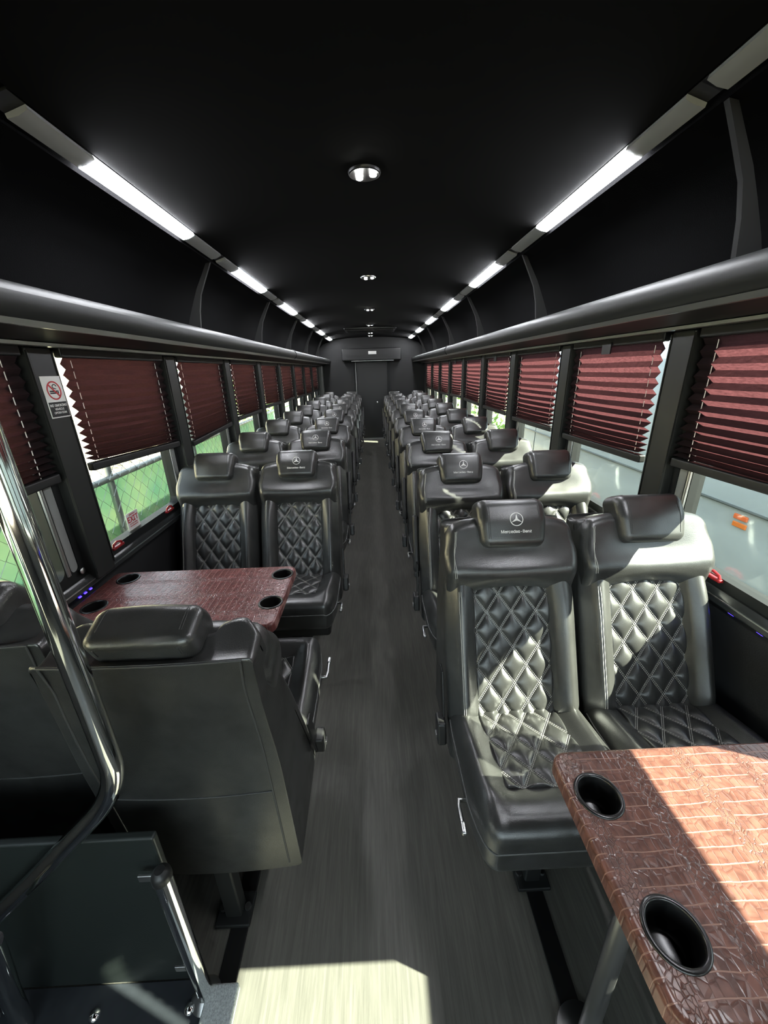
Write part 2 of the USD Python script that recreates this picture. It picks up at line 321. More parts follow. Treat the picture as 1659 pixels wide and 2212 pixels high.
# ceiling vent near the rear
v = thing('ceiling_vent', 'wide black vent in the ceiling near the rear', 'vent')
obj('frame', rbox(.86, .62, .05, .015, c=(0, 7.25, 2.146)), 'track', v)
for k in range(6): obj('slat', rbox(.78, .05, .012, .004, c=(0, 7.03+k*.09, 2.118)), 'track', v)

# pillars between the windows
def pillar(sgn, y, k):
    e = cat([rbox(.05, .105, HEAD-LEDGE-.0, .008, (2, 2, 3), 3, c=(sgn*1.128, y, (HEAD+LEDGE)/2)), bx(sgn*1.10, sgn*1.107, y-.0545, y-.0505, LEDGE+.03, HEAD-.01), bx(sgn*1.10, sgn*1.107, y+.0505, y+.0545, LEDGE+.03, HEAD-.01)])
    o = obj('pillar', e, 'pillar')
    side = 'maroon' if sgn < 0 else 'red'
    tag(o, f'black upright between {side} blinds, {NEAR(k-2)}', 'pillar', kind='structure')
    return o
for k, y in enumerate(PIL_L[1:]): pillar(-1, y, k)
for k, y in enumerate(PIL_R[1:]): pillar(1, y, k)

# windows: frame, sliding sash, pane
WN = 0
def window(sgn, y0, y1, k, sash=True):
    global WN; WN += 1
    side = 'dark maroon' if sgn < 0 else 'bright red'
    w = thing(f'window_{WN}', f'bus window under a {side} blind, {NEAR(k-2)}', 'window', kind='structure')
    a, b = y0+.053, y1-.053
    X = lambda lo, hi: (min(sgn*lo, sgn*hi), max(sgn*lo, sgn*hi))
    outer, inner = rrect(a, b, SILL-.035, HEAD+.02, .05), rrect(a+.02, b-(.095 if sash else .02), SILL, HEAD-.01, .035)
    second = rrect(b-.068, b-.028, SILL, HEAD-.01, .02)
    obj('frame', extrude_x(outer.difference(inner).difference(second) if sash else outer.difference(inner), *X(1.142, 1.19)), 'black_frame', w)
    ln = lambda y, r=.005: tube([(sgn*1.140, y, SILL+.0), (sgn*1.140, y, HEAD-.02)], r, 6)
    if sash: obj('sash_edge', cat([ln(b-.088), ln(b-.078, .003)]), 'aluminium', w, label='thin bright metal edge of the sash')
    if sash: obj('sash_post', bx(*X(1.146, 1.176), b-.068, b-.028, SILL, HEAD-.01), 'post_grey', w, label='pale grey sash upright')
    obj('pane', bx(*X(1.170, 1.174), a+.015, b-(.066 if sash else .015), SILL-.005, HEAD), 'window_glass', w)
    return w
WL = [window(-1, a, b, k) for k, (a, b) in enumerate(zip(PIL_L[:-1], PIL_L[1:]))]
WR = [window(1, a, b, k, k != 1) for k, (a, b) in enumerate(zip(PIL_R[:-1], PIL_R[1:]))]
def latch(w, sgn, y, n='latch'):
    p = np.array([(0, -.03, 0), (.0, -.024, .012), (0, .0, .018), (0, .024, .012), (0, .03, 0)])
    l = cat([tube(p+[sgn*1.135, y, SILL-.004], .005, 8), rbox(.022, .075, .012, .004, (2, 2, 2), 2, c=(sgn*1.138, y, SILL-.008))])
    obj(n, l, 'red_handle', w, label='red emergency release handle')
latch(WL[3], -1, 1.56); latch(WL[3], -1, 2.02); latch(WR[2], 1, 1.12); latch(WR[3], 1, 1.98)
for sgn, y in ((-1, 1.335), (-1, 1.49), (-1, 2.24)):
    b_ = trimesh.creation.icosphere(2, .013); b_.vertices *= (.4, 1, 1); b_.apply_translation((sgn*1.13, y, LEDGE+.06))
    o = obj('screw_cap', b_, 'steel', WL[3])

# pleated blinds
def blind(sgn, y0, y1, k, zb, tilt):
    side = 'maroon' if sgn < 0 else 'red'
    lab = f'dark maroon pleated blind, {NEAR(k-2)}' if sgn < 0 else f'sunlit red pleated blind, {NEAR(k-2)}'
    b = thing('pleated_blind', lab, 'blind', group=None)
    near, far = y0+.058+.052, y1-.058-.020
    zt = HEAD-.012; n = 26
    t = np.linspace(0, 1, n+1); zz = zt-(zt-zb)*(1-(1-t)**1.0)
    # pleats open wide at the top and stack closer towards the rail
    g = 1-.62*t**2.2; st = np.r_[0, np.cumsum((g[1:]+g[:-1])/2)]; st /= st[-1]; zz = zt-(zt-zb-.03)*st
    amp = .007+.011*t**1.3
    X0 = 1.122
    xx = X0+np.where(np.arange(n+1) % 2 == 0, 1, -1)*amp
    ys = np.linspace(near, far, 9); V = []
    for y in ys:
        f_ = (y-near)/(far-near); sag = .004*math.sin(f_*PI)*t
        wob = .0025*np.sin(np.arange(n+1)*1.7+k*2.1+f_*5)*(1-abs(2*f_-1))
        V.append(np.c_[sgn*xx, np.full(n+1, y), zz-sag+wob*.5+tilt*(f_-.5)*t])
    V = np.vstack(V); m_ = n+1
    i, j = np.meshgrid(np.arange(len(ys)-1), np.arange(n), indexing='ij'); q = np.stack([i*m_+j, i*m_+j+1, (i+1)*m_+j+1, (i+1)*m_+j], -1).reshape(-1, 4)
    obj('pleated_fabric', tm(V, q if sgn < 0 else q[:, ::-1]), 'blind_fabric', b, smooth=False)
    rail_ = rbox(.03, far-near+.015, .032, .006, (2, 8, 2), 2, c=(sgn*X0, (near+far)/2, zb+.012))
    rail_.vertices[:, 2] += tilt*((rail_.vertices[:, 1]-near)/(far-near)-.5)
    obj('bottom_rail', rail_, 'black_plastic', b)
    top_ = rbox(.030, far-near+.02, .035, .006, (2, 2, 2), 2, c=(sgn*X0, (near+far)/2, HEAD-.012))
    obj('head_rail', top_, 'black_plastic', b)
    for yc in (near+.045, far-.06):
        c = tube([(sgn*(X0-.002), yc, zt), (sgn*(X0-.002), yc+.002, (zt+zb)/2), (sgn*(X0-.002), yc, zb+.02)], .0016, 5)
        obj('cord', c, 'cord', b, label='pale lift cord threaded through the pleats')
    if sgn > 0 and k in (3, 5, 7): obj('velcro_tab', bx(sgn*1.100, sgn*1.106, (near+far)/2-.02, (near+far)/2+.05, zt-.05, zt-.002), 'black_plastic', b, label='black tab at the top')
BZ_L = [1.13, 1.14, 1.15, 1.14, 1.105, 1.135, 1.15, 1.14, 1.13, 1.12, 1.13]
BT_L = [0, 0, .02, -.035, .03, 0, -.01, .01, 0, .01, 0]
BZ_R = [1.12, 1.19, 1.14, 1.10, 1.10, 1.11, 1.12, 1.13, 1.11, 1.12, 1.12]
BT_R = [0, 0, -.01, -.01, -.01, 0, .01, -.01, 0, .01, 0]
for k, (a, b) in enumerate(zip(PIL_L[:-1], PIL_L[1:])): blind(-1, a, b, k, BZ_L[k], BT_L[k])
for k, (a, b) in enumerate(zip(PIL_R[:-1], PIL_R[1:])): blind(1, a, b, k, BZ_R[k], BT_R[k])

# overhead racks: round nosing, rack floor, back and brackets
def rack(sgn):
    side = 'maroon' if sgn < 0 else 'red'
    r = thing('overhead_rack', f'black overhead rack with round grey nosing over the {side} blinds', 'overhead rack')
    a = np.linspace(-100, 115, 22)*PI/180       # the nosing bulges towards the aisle
    nose = [(.925-.05*math.cos(t), 1.690+.048*math.sin(t)) for t in a]
    nose = nose+[(.99, 1.742), (.99, 1.733), (.93, 1.725), (.925, 1.655), (.935, 1.640)]
    obj('nosing', extrude_y([(sgn*x, z) for x, z in nose], YF, YR-.02), 'rail', r, smooth=30, label='round dark grey nosing of the rack')
    obj('rack_floor', extrude_y([(sgn*x, z) for x, z in [(.93, 1.655), (.91, 1.640), (1.06, 1.618), (1.155, 1.608), (1.155, 1.66), (1.0, 1.70), (.985, 1.735), (.975, 1.735)]], YF, YR-.02), 'dark_plastic', r)
    obj('bright_edge', cat([extrude_y([(sgn*x, z) for x, z in [(.896, 1.648), (.903, 1.633), (.918, 1.633), (.914, 1.650)]], YF, YR-.02),
                            extrude_y([(sgn*x, z) for x, z in [(1.078, 1.613), (1.081, 1.603), (1.100, 1.601), (1.100, 1.616)]], YF, YR-.02)]), 'aluminium', r, label='thin bright trim line')
    bk = [(.862, 2.078), (.93, 2.065), (1.02, 2.03), (1.09, 1.96), (1.13, 1.86), (1.15, 1.74), (1.155, 1.66)]
    obj('back_panel', extrude_y([(sgn*x, z) for x, z in bk+[(1.17, 1.66), (1.17, 1.9), (1.10, 2.06), (.95, 2.12), (.862, 2.12)]], YF, YR-.02), 'rack_back', r, smooth=40)
    obj('joint_ring', tube([(sgn*(.925-.052*math.cos(t)), 4.9+YR*.0, 1.690+.050*math.sin(t)) for t in a], .006, 6), 'black_plastic', r)
    for k in range(-1, 7):
        y = 1.17+1.32*k
        inn = [(.862, 2.082), (.905, 2.0), (.945, 1.92), (.965, 1.84), (.978, 1.735)]
        out = [(1.06, 1.715), (1.03, 1.80), (.995, 1.88), (.962, 1.95), (.92, 2.02), (.886, 2.078)]
        obj('bracket', extrude_y([(sgn*x, z) for x, z in inn+out], y-.008, y+.008), 'bracket', r, label='curved black support bracket')
rack(-1); rack(1)

# strip lights along the ceiling edge
def strip(sgn, y, k):
    side = 'maroon' if sgn < 0 else 'red'
    o = thing('strip_light', f'ceiling strip light over the {side} blinds, '+('mostly out of frame, nearest to the camera' if k == 0 else 'first with its lit middle in view' if k == 1 else f'{ORD[k-1]} with its lit middle in view'), 'ceiling light')
    def slab(y0, y1, d):
        p, q = np.array([.797, 2.112]), np.array([.851, 2.095]); nn = np.array([-.3, -.95])*d
        mid = (p+q)/2+nn*1.35
        e = [p, p+nn, mid, q+nn, q]
        return extrude_y([(sgn*x, z) for x, z in e], y0, y1)
    obj('lit_diffuser', slab(y+.240, y+.915, .011), 'lit', o, label='glowing white middle of the strip')
    obj('end_cover', slab(y, y+.238, .010), 'diffuser', o, label='pale unlit end of the strip')
    obj('end_cover', slab(y+.917, y+1.255, .010), 'diffuser', o, label='pale unlit end of the strip')
    obj('mount', extrude_y([(sgn*x, z) for x, z in [(.797, 2.113), (.851, 2.096), (.851, 2.103), (.797, 2.119)]], y-.05, y+1.28), 'black_plastic', o)
for s in (-1, 1):
    for k in range(-1 if s > 0 else 0, 6): strip(s, 1.215+1.32*k, k+1)
# filler between the strip and the ceiling panel
for s in (-1, 1):
    o = obj('trim_3' if s < 0 else 'trim_4', extrude_y([(s*x, z) for x, z in [(.785, 2.120), (.797, 2.120), (.857, 2.102), (.857, 2.16), (.785, 2.16)]], YF, YR-.02), 'felt')
    tag(o, 'black cove trim beside the ceiling over the '+('maroon' if s < 0 else 'red')+' blinds', 'trim', kind='structure')

# round ceiling lights
for k, (y, on) in enumerate([(1.69, 'lens'), (3.33, 'lens_dim'), (4.98, 'lens'), (6.62, 'lens'), (7.95, 'lens'), (8.6, 'lens_dim')]):
    o = thing('dome_light', ['round ceiling light with three bright lamps nearest the camera', 'unlit round ceiling light, second along the ceiling centre', 'round ceiling light, third along the ceiling centre',
              'round ceiling light, fourth along the ceiling centre', 'small round ceiling light beyond the wide black vent', 'dim round ceiling light closest to the rear door'][k], 'ceiling light', (0, y, 2.152))
    obj('bezel', lathe([(.001, -.003), (.045, -.004), (.052, -.007), (.056, -.005), (.058, .0), (.058, .006)]), 'steel' if on == 'lens_dim' else 'track', o)
    for a in (0, 128, 232):
        c = trimesh.creation.icosphere(2, .0125); c.vertices *= (1, 1, .4); c.apply_translation((.030*math.cos(a*PI/180), .030*math.sin(a*PI/180), -.008)); obj('lamp', c, on, o)

# blue light strips under the ledges
for s in (-1, 1):
    o = thing('light_strip', 'blue light strip under the ledge on the '+('maroon' if s < 0 else 'red')+' blind side', 'light')
    obj('backing', bx(s*1.150, s*1.16, .4, 8.6, LEDGE-.045, LEDGE-.028), 'track', o)
    for y in ((1.10, 1.115, 1.30, 1.33, 1.36) if s < 0 else np.arange(.72, 1.1, .10)): obj('lamp', bx(s*1.146, s*1.1505, y, y+(.012 if s < 0 else .02), LEDGE-.040, LEDGE-.036) if s < 0 else bx(1.146, 1.1505, y, y+.02, LEDGE-.034, LEDGE-.029), 'blue_led', o, label='small blue lamp')

# ------------------------------------------------------------------ seats
ES, EN, O0 = np.array([0, .385, .923]), np.array([0, -.923, .385]), np.array([0, 0, .40])
def bend(mesh):
    c = mesh.copy(); v = c.vertices; c.vertices = O0+v[:, :1]*[1, 0, 0]+v[:, 2:]*ES+v[:, 1:2]*EN
    return c if False else _fix(c)
def _fix(c):
    if c.is_watertight and c.volume < 0: c.invert()
    return c
def sm(a, b, x): t = np.clip((x-a)/(b-a), 0, 1); return t*t*(3-2*t)
def dashes(a, b, lift, step=.0066, ln=.0046, w=.0019, gap=.0048):
    """Two rows of stitches along the segment a-b on a surface given by lift(u, v) -> point."""
    a, b = np.array(a, float), np.array(b, float); L = np.linalg.norm(b-a)
    if L < .012: return []
    d = (b-a)/L; nrm = np.array([-d[1], d[0]]); out = []
    for s in (-1, 1):
        for t in np.arange(.004, L-.004, step):
            p, q = a+d*t+nrm*s*gap/2, a+d*(t+ln)+nrm*s*gap/2
            P, Q = lift(*p), lift(*q)
            nn = lift((p[0]+q[0])/2, (p[1]+q[1])/2, .0012)
            u = nrm*w/2; P1, P2, Q1, Q2 = lift(*(p-u)), lift(*(p+u)), lift(*(q-u)), lift(*(q+u))
            out.append(np.array([P1, P2, Q2, Q1, nn]))
    return out
def dash_mesh(ds):
    if not ds: return None
    V = np.vstack(ds); F = []
    for k in range(len(ds)):
        o = 5*k; F += [[o, o+1, o+4], [o+1, o+2, o+4], [o+2, o+3, o+4], [o+3, o, o+4]]
    return tm(V, np.array(F))
DX, DS = .0833, .118
def quilt(u, s, hw, s0, s1):
    a, b = (u/DX+(s-s0)/DS), (u/DX-(s-s0)/DS)
    ga, gb = [np.clip((np.abs(np.sin(PI*q))-.075)/.925, 0, 1) for q in (a, b)]; p = .6*(1-(1-ga)**2.4)*(1-(1-gb)**2.4)+.4*ga*gb
    return p
def lattice(hw, s0, s1, og=None):
    og = s0 if og is None else og
    """The quilting lines clipped to the panel |u|<hw, s0<s<s1."""
    seg = []
    for sgn in (1, -1):
        for k in range(-12, 13):
            # u/DX + sgn*(s-s0)/DS = k
            pts = []
            for u in (-hw, hw):
                s = og+sgn*(k-u/DX)*DS
                if s0 <= s <= s1: pts.append((u, s))
            for s in (s0, s1):
                u = (k-sgn*(s-og)/DS)*DX
                if -hw < u < hw: pts.append((u, s))
            if len(pts) >= 2:
                pts = sorted(set(pts), key=lambda p: p[1]); seg.append((pts[0], pts[-1]))
    return seg
def quilt_grid(hw, s0, s1, nu, ns, fn):
    U, S = np.meshgrid(np.linspace(-hw, hw, nu), np.linspace(s0, s1, ns), indexing='ij')
    P = fn(U.ravel(), S.ravel())
    i, j = np.meshgrid(np.arange(nu-1), np.arange(ns-1), indexing='ij'); q = np.stack([i*ns+j, (i+1)*ns+j, (i+1)*ns+j+1, i*ns+j+1], -1).reshape(-1, 4)
    return tm(P, q)

def star_emblem():
    ring = []
    a = np.arange(48)*2*PI/48
    o_, i_ = .0215, .0190
    poly = Polygon([(o_*math.cos(t), o_*math.sin(t)) for t in a], [[(i_*math.cos(t), i_*math.sin(t)) for t in a]])
    pts = []
    for k in range(3):
        t = PI/2+k*2*PI/3; pts += [(.0198*math.cos(t), .0198*math.sin(t)), (.0042*math.cos(t+PI/3), .0042*math.sin(t+PI/3))]
    star = Polygon(pts)
    return cat([trimesh.creation.extrude_polygon(g, .0012) for g in (poly, star)])

def make_seat(name, label, side, emblem, group, arm=True, hn=0., hs=0., ts=1., hk=(1., 1., 1.)):
    """side: -1 aisle on the -x side, +1 aisle on the +x side, 0 a window seat. Faces -y."""
    t = thing(name, label, 'bus seat', group=group)
    HW = .131
    # backrest
    b = rbox(.443, .15, .785, .018, (56, 8, 34), 4)
    v = b.vertices; x, n, s = v[:, 0].copy(), v[:, 1].copy(), v[:, 2]+.262
    n = n-.055
    rw = sm(-.035, -.12, n); wr = sm(-.10, .02, n)
    n = n-.018*sm(.18, .217, np.abs(x))*(n > -.02)
    bol = np.exp(-((np.abs(x)-.170)/.036)**2)*.034*sm(-.03, .05, s)*(1-.45*sm(.33, .52, s))
    rec = -.018*(1-sm(.1235, .1335, np.abs(x)))
    n = n+wr*(bol+rec)*(n > -.04)
    x = x*(1-.05*sm(.3, .6, s))
    b.vertices = np.c_[x, n, s]; bb = bend(b)
    v = bb.vertices; v[:, 1] += rw*(.262+.06*(v[:, 2]-.25)/.73-v[:, 1]); v[:, 1] += rw*.010*(1-(x/.217)**2); tpz = sm(.56, .66, s)*rw; v[:, 2] += tpz*(1.003-v[:, 2])*.8; bb.vertices = v
    back = obj('backrest', bb, 'leather', t, smooth=True)
    def qf(u, s_):
        e = np.clip((HW-np.abs(u))/.006, 0, 1)*np.clip((s_+.047)/.02, 0, 1)
        nn = .006+.0115*quilt(u, s_, HW, .0, .5)*e-.010*(1-e)
        return O0+np.stack([u, u*0, u*0], -1)+s_[:, None]*ES+nn[:, None]*EN
    obj('quilted_panel', _up(quilt_grid(HW, -.045, .485, 92, 190, qf), -1), 'leather', back, smooth=True, label='diamond quilted leather panel')
    def lift(u, s_, h=.0004):
        return O0+np.array([u, 0, 0])+s_*ES+(.006+h+.0016)*EN
    ds = []
    for p, q in lattice(HW-.008, -.035, .47, 0.): ds += dashes(p, q, lift)
    obj('stitching', dash_mesh(ds), 'thread', back, smooth=False, label='pale stitching along the quilting')
    for xs_ in (-.208, -.198):
        obj('side_seam', tube(_nearest(bend_pts(np.array([(xs_, .12, s_) for s_ in np.linspace(-.02, .44, 40)])), bb), .0013, 5), 'thread' if side <= 0 else 'seam_light', back, smooth=True, label='line of stitching')
    # rear seams
    sp = []
    for xs_ in (-1, 1):
        sp.append(np.array([(xs_*.208*(1-.05*sm(.68, .95, np.array([z_]))[0]), .5, z_) for z_ in np.linspace(.24, .985, 34)]))
    sp.append(np.array([(x_, .5, .56) for x_ in np.linspace(-.205, .205, 24)])); sp.append(np.array([(x_, .45, .986) for x_ in np.linspace(-.200, .200, 24)]))
    for p_ in sp: obj('back_seam', tube(_nearest(p_, bb), .0024, 6), 'seam', back, smooth=True)
    # bolster that carries the headrest
    hb = rbox(.446, .135, .25, .036, (24, 8, 14), 5)
    v = hb.vertices; x, n, s = v[:, 0].copy(), v[:, 1].copy()-.008, v[:, 2].copy()
    lo = sm(.02, -.09, s); up = sm(-.02, .10, s)
    s = np.where(s < 0, s*1.14, s*ts)
    s = s+lo*(.034*np.cos(np.clip(PI*x/.42, -PI, PI))-.004) - up*.030*(np.abs(x)/.22)**4
    front = sm(-.01, .04, n)
    n = n+front*(.012*np.exp(-((s+.075)/.05)**2)-.015*np.exp(-((s+.0)/.05)**2)*np.exp(-(x/.14)**2)-.012*up-.036*sm(-.04, -.125, s))
    x = x*(1-.05*up-.05*lo)
    hb.vertices = np.c_[x, n, s+.548]; hbb = bend(hb)
    hd = obj('head_bolster', hbb, 'leather', t, smooth=True)
    st = []
    for xs_, r_ in ((-.206, .0013), (-.196, .0013)):
        pts = np.array([(xs_*(1-.05*sm(.5, .66, np.array([s_]))[0]), .12, s_) for s_ in np.linspace(.445, .635, 26)]); st.append(tube(_nearest(bend_pts(pts), hbb), r_, 5))
    for q_ in st: obj('bolster_seam', q_, 'thread' if side <= 0 else 'seam', hd, smooth=True, label='line of stitching')
    # headrest pillow, folded over the top
    hr = rbox(.222, .118, .158, .029, (18, 8, 12), 5)
    v = hr.vertices; x, n, s = v[:, 0].copy(), v[:, 1].copy(), v[:, 2].copy()
    n = n+.016; rear = sm(.035, .0, n); s = np.where(s < .0, s+rear*np.clip(.0-s, 0, .2)*.9, s)
    n = n+.004-.016*sm(.0, .08, s)*sm(-.03, .045, n)+.008*np.exp(-(x/.09)**2)*sm(.03, .055, n)
    x = x*(1-.07*sm(.02, -.08, s))
    hr.vertices = np.c_[x*hk[0], n*hk[1]+hn, s*hk[2]+.648+hs]; hrb = bend(hr)
    hp = obj('headrest', hrb, 'leather', t, smooth=True)
    sl = []
    for xs_ in (-.088, -.080, .084):
        lp = [(xs_, .12, s_) for s_ in np.linspace(.60, .72, 10)]+[(xs_, n_, .80) for n_ in np.linspace(.06, -.03, 9)]+[(xs_, -.14, s_) for s_ in np.linspace(.72, .68, 4)]
        sl.append(tube(_nearest(bend_pts(np.array(lp)), hrb), .0012, 5))
    for q_ in sl: obj('headrest_seam', q_, 'seam', hp, smooth=True)
    if emblem:
        def on_front(mesh, cx, cs, sc=1.):
            c = mesh.copy(); p = c.vertices.copy()
            q = np.c_[p[:, 0]*sc+cx, np.full(len(p), .2), p[:, 1]*sc+cs]
            fr_ = _nearest(bend_pts(q), hrb, ray=True)
            c.vertices = fr_+EN*(.0006+p[:, 2:3]); return _up(c, -1, False)
        obj('star_emblem', on_front(star_emblem(), .006, .660+hs), 'emblem', hp, smooth=False, label='pale three-pointed star in a ring')
        tx = meshkit.text_mesh('Mercedes-Benz', .0115, .001, bold=True); tx.apply_translation((-tx.bounds.mean(0)[0], 0, 0))
        sc = .098/np.ptp(tx.vertices[:, 0])
        obj('lettering', on_front(tx, .004, .617+hs, sc), 'emblem', hp, smooth=False, label='pale embroidered lettering')
    # cushion
    c = rbox(.446, .46, .145, .046, (26, 26, 6), 5)
    v = c.vertices; x, y, z = v[:, 0].copy(), v[:, 1].copy()-.165, v[:, 2].copy()+.405
    tp = sm(.39, .45, z)
    z = z+tp*(-.19*(y+.30)+.006+.024*np.exp(-((np.abs(x)-.178)/.035)**2)*sm(-.36, -.28, y)-.008*(1-sm(.11, .14, np.abs(x)))*sm(-.30, -.27, y)+.010*np.exp(-((y+.33)/.04)**2))
    # rounded front corners in plan
    cr = sm(-.26, -.395, y); x = x*(1-.07*cr*(np.abs(x)/.223)**2)
    c.vertices = np.c_[x, y, z]; cm = c
    cu = obj('seat_cushion', c, 'leather', t, smooth=True)
    def zt(u, y_): return .4775+.006-.19*(y_+.30)-.008
    def qf2(u, y_):
        e = np.clip((HW-np.abs(u))/.006, 0, 1)*np.clip((y_+.285)/.010, 0, 1)
        return np.stack([u, y_, zt(u, y_)+.004+.011*quilt(u, y_*1.0, HW, -.28, 0)*e-.010*(1-e)], -1)
    obj('quilted_panel', _up(quilt_grid(HW, -.285, .03, 92, 112, qf2), 1), 'leather', cu, smooth=True, label='diamond quilted leather panel')
    ds = []
    lift2 = lambda u, y_, h=.0004: np.array([u, y_, zt(u, y_)+.0053+h])
    for p, q in lattice(HW-.008, -.28, .0): ds += dashes(p, q, lift2)
    obj('stitching', dash_mesh(ds), 'thread', cu, smooth=False, label='pale stitching along the quilting')
    lp = [(-.25, y_, .418) for y_ in np.linspace(.0, -.34, 14)]+[(-.25+.05*math.sin(a), -.36-.08*(1-math.cos(a)), .425) for a in np.linspace(.2, 1.4, 6)]
    lp = lp+[(x_, -.45, .432) for x_ in np.linspace(-.17, .17, 14)]+[(-p[0], p[1], p[2]) for p in lp[::-1]]
    obj('cushion_piping', tube(_nearest(np.array(lp), cm), .0030, 6), 'seam_light', cu, smooth=True)
    obj('base_pan', rbox(.38, .42, .09, .02, (4, 4, 2), 3, c=(0, -.13, .31)), 'black_plastic', t)
    # legs
    for yy in (-.23, .245):
        lg = cat([rbox(.048, .04, .28, .006, (1, 1, 1), 2, c=(0, yy, .145)), rbox(.10, .08, .014, .004, (1, 1, 1), 2, c=(0, yy, .009))])
        l_ = obj('leg', lg, 'black_frame', t)
        [obj('bolt', trimesh.creation.cylinder(.009, .012, sections=12, transform=trimesh.transformations.translation_matrix((q_, yy, .02))), 'steel', l_) for q_ in (-.036, .036)]
    if side:
        S = side
        if arm:
            ar = rbox(.034, .052, .30, .016, (2, 2, 8), 4); ar.vertices = np.c_[ar.vertices[:, 0]+S*.236, ar.vertices[:, 1]-.045, ar.vertices[:, 2]+.27]
            a_ = obj('armrest', bend(ar), 'leather_side', t, smooth=True, label='slim armrest folded up')
            obj('armrest_tip', bend(rbox(.024, .03, .03, .008, (1, 1, 1), 3, c=(S*.238, -.04, .108))), 'dark_plastic', a_)
        bk = rbox(.030, .055, .075, .008, (1, 1, 2), 3, c=(S*.249, -.005, .375)); bk.vertices[:, 1] += .25*(bk.vertices[:, 2]-.375)
        k_ = obj('belt_buckle', bk, 'black_plastic', t, label='black seat belt buckle beside the cushion')
        sp_ = rbox(.006, .040, .20, .002, (1, 1, 4), 2, c=(S*.238, .04, .455)); sp_.vertices[:, 1] += .35*(sp_.vertices[:, 2]-.455)
        obj('belt_strap', sp_, 'track', k_)
        obj('buckle_plate', rbox(.004, .02, .014, .001, (1, 1, 1), 2, c=(S*.266, -.012, .36)), 'steel', k_)
        obj('recline_lever', cat([tube([(S*.222, -.25, .40), (S*.243, -.25, .40), (S*.247, -.27, .405), (S*.247, -.31, .41)], .006, 8), rbox(.014, .03, .014, .005, (1, 1, 1), 3, c=(S*.247, -.325, .412))]), 'steel', t, smooth=True)
    return t
def bend_pts(p): return O0+p[:, :1]*[1, 0, 0]+p[:, 2:]*ES+p[:, 1:2]*EN
def _nearest(p, mesh, ray=False):
    """Points moved onto mesh: along the seat back's normal (ray) or to the closest place."""
    if ray:
        loc, ir, _ = mesh.ray.intersects_location(p, np.tile(-EN, (len(p), 1)), multiple_hits=False)
        out = p.copy(); out[:, :] = np.nan; out[ir] = loc
        bad = np.isnan(out[:, 0])
        if bad.any(): out[bad] = trimesh.proximity.closest_point(mesh, p[bad])[0]
        return out
    return trimesh.proximity.closest_point(mesh, p)[0]
def _up(mesh, want, z_axis=True):
    """Turns the faces of an open sheet: want=1 up (z), -1 towards the front (-y)."""
    nrm = (np.cross(mesh.triangles[:, 1]-mesh.triangles[:, 0], mesh.triangles[:, 2]-mesh.triangles[:, 0])).sum(0)
    if (want > 0 and nrm[2] < 0) or (want < 0 and z_axis and nrm[1] > 0): mesh.invert()
    if not z_axis and mesh.is_watertight and mesh.volume < 0: mesh.invert()
    return mesh

XA, XW = .437, .894
Y0R, PR, NR = .95, .752, 10
Y0L, PL, NL = 1.92, .772, 9
G_AR, G_WR, G_AL, G_WL = 'aisle seats on the red blind side', 'window seats on the red blind side', 'aisle seats on the maroon blind side', 'window seats on the maroon blind side'
def lab(kind, k, side, n):
    if k == 0:
        return {('aisle', 'red'): 'black quilted aisle seat facing the croc table by the red blinds', ('window', 'red'): 'black quilted window seat, half sunlit, beside the croc table by the red blinds',
                ('aisle', 'maroon'): 'black quilted aisle seat beyond the table by the maroon blinds', ('window', 'maroon'): 'black quilted window seat beyond the table by the maroon blinds'}[kind, side]
    w = 'last' if k == n-1 else ORD[k]
    return f'black leather {kind} seat, {w} forward-facing row along the {side} blinds'
ar0 = make_seat('aisle_seat', lab('aisle', 0, 'red', NR), -1, True, G_AR, arm=False); place(ar0, (XA, Y0R, 0))
ar = make_seat('aisle_seat', lab('aisle', 1, 'red', NR), -1, True, G_AR); place(ar, (XA, Y0R+PR, 0))
wr = make_seat('window_seat', lab('window', 0, 'red', NR), 0, False, G_WR); place(wr, (XW, Y0R, 0))
al0 = make_seat('aisle_seat', lab('aisle', 0, 'maroon', NL), 1, True, G_AL, arm=False); place(al0, (-XA, Y0L, 0))
al = make_seat('aisle_seat', lab('aisle', 1, 'maroon', NL), 1, True, G_AL); place(al, (-XA, Y0L+PL, 0))
for k in range(1, NR):
    if k > 1: dup(ar, lab('aisle', k, 'red', NR), (XA, Y0R+PR*k, 0))
    dup(wr, lab('window', k, 'red', NR), (XW, Y0R+PR*k, 0))
for k in range(NL):
    if k > 1: dup(al, lab('aisle', k, 'maroon', NL), (-XA, Y0L+PL*k, 0))
    dup(wr, lab('window', k, 'maroon', NL), (-XW, Y0L+PL*k, 0), group=G_WL)
rs = make_seat('aisle_seat', 'black aisle seat with its back to the camera, behind the chrome pole', -1, True, 'rear-facing seats at the table', arm=False, hn=-.026, hs=.014, ts=.76, hk=(.95, .86, .72)); place(rs, (-.458, .92, 0), 180.)
dup(wr, 'black window seat with its back to the camera, cut by the left picture edge', (-.915, .99, 0), 180., group='rear-facing seats at the table')

# seat tracks on the floor
for s in (-1, 1):
    o = obj('floor_track', rbox(.05, 9.2, .006, .002, (1, 1, 1), 2, c=(s*XA, 4.35, .002)), 'track'); tag(o, 'black floor track under the aisle seats on the '+('maroon' if s < 0 else 'red')+' blind side', 'floor track', kind='structure')

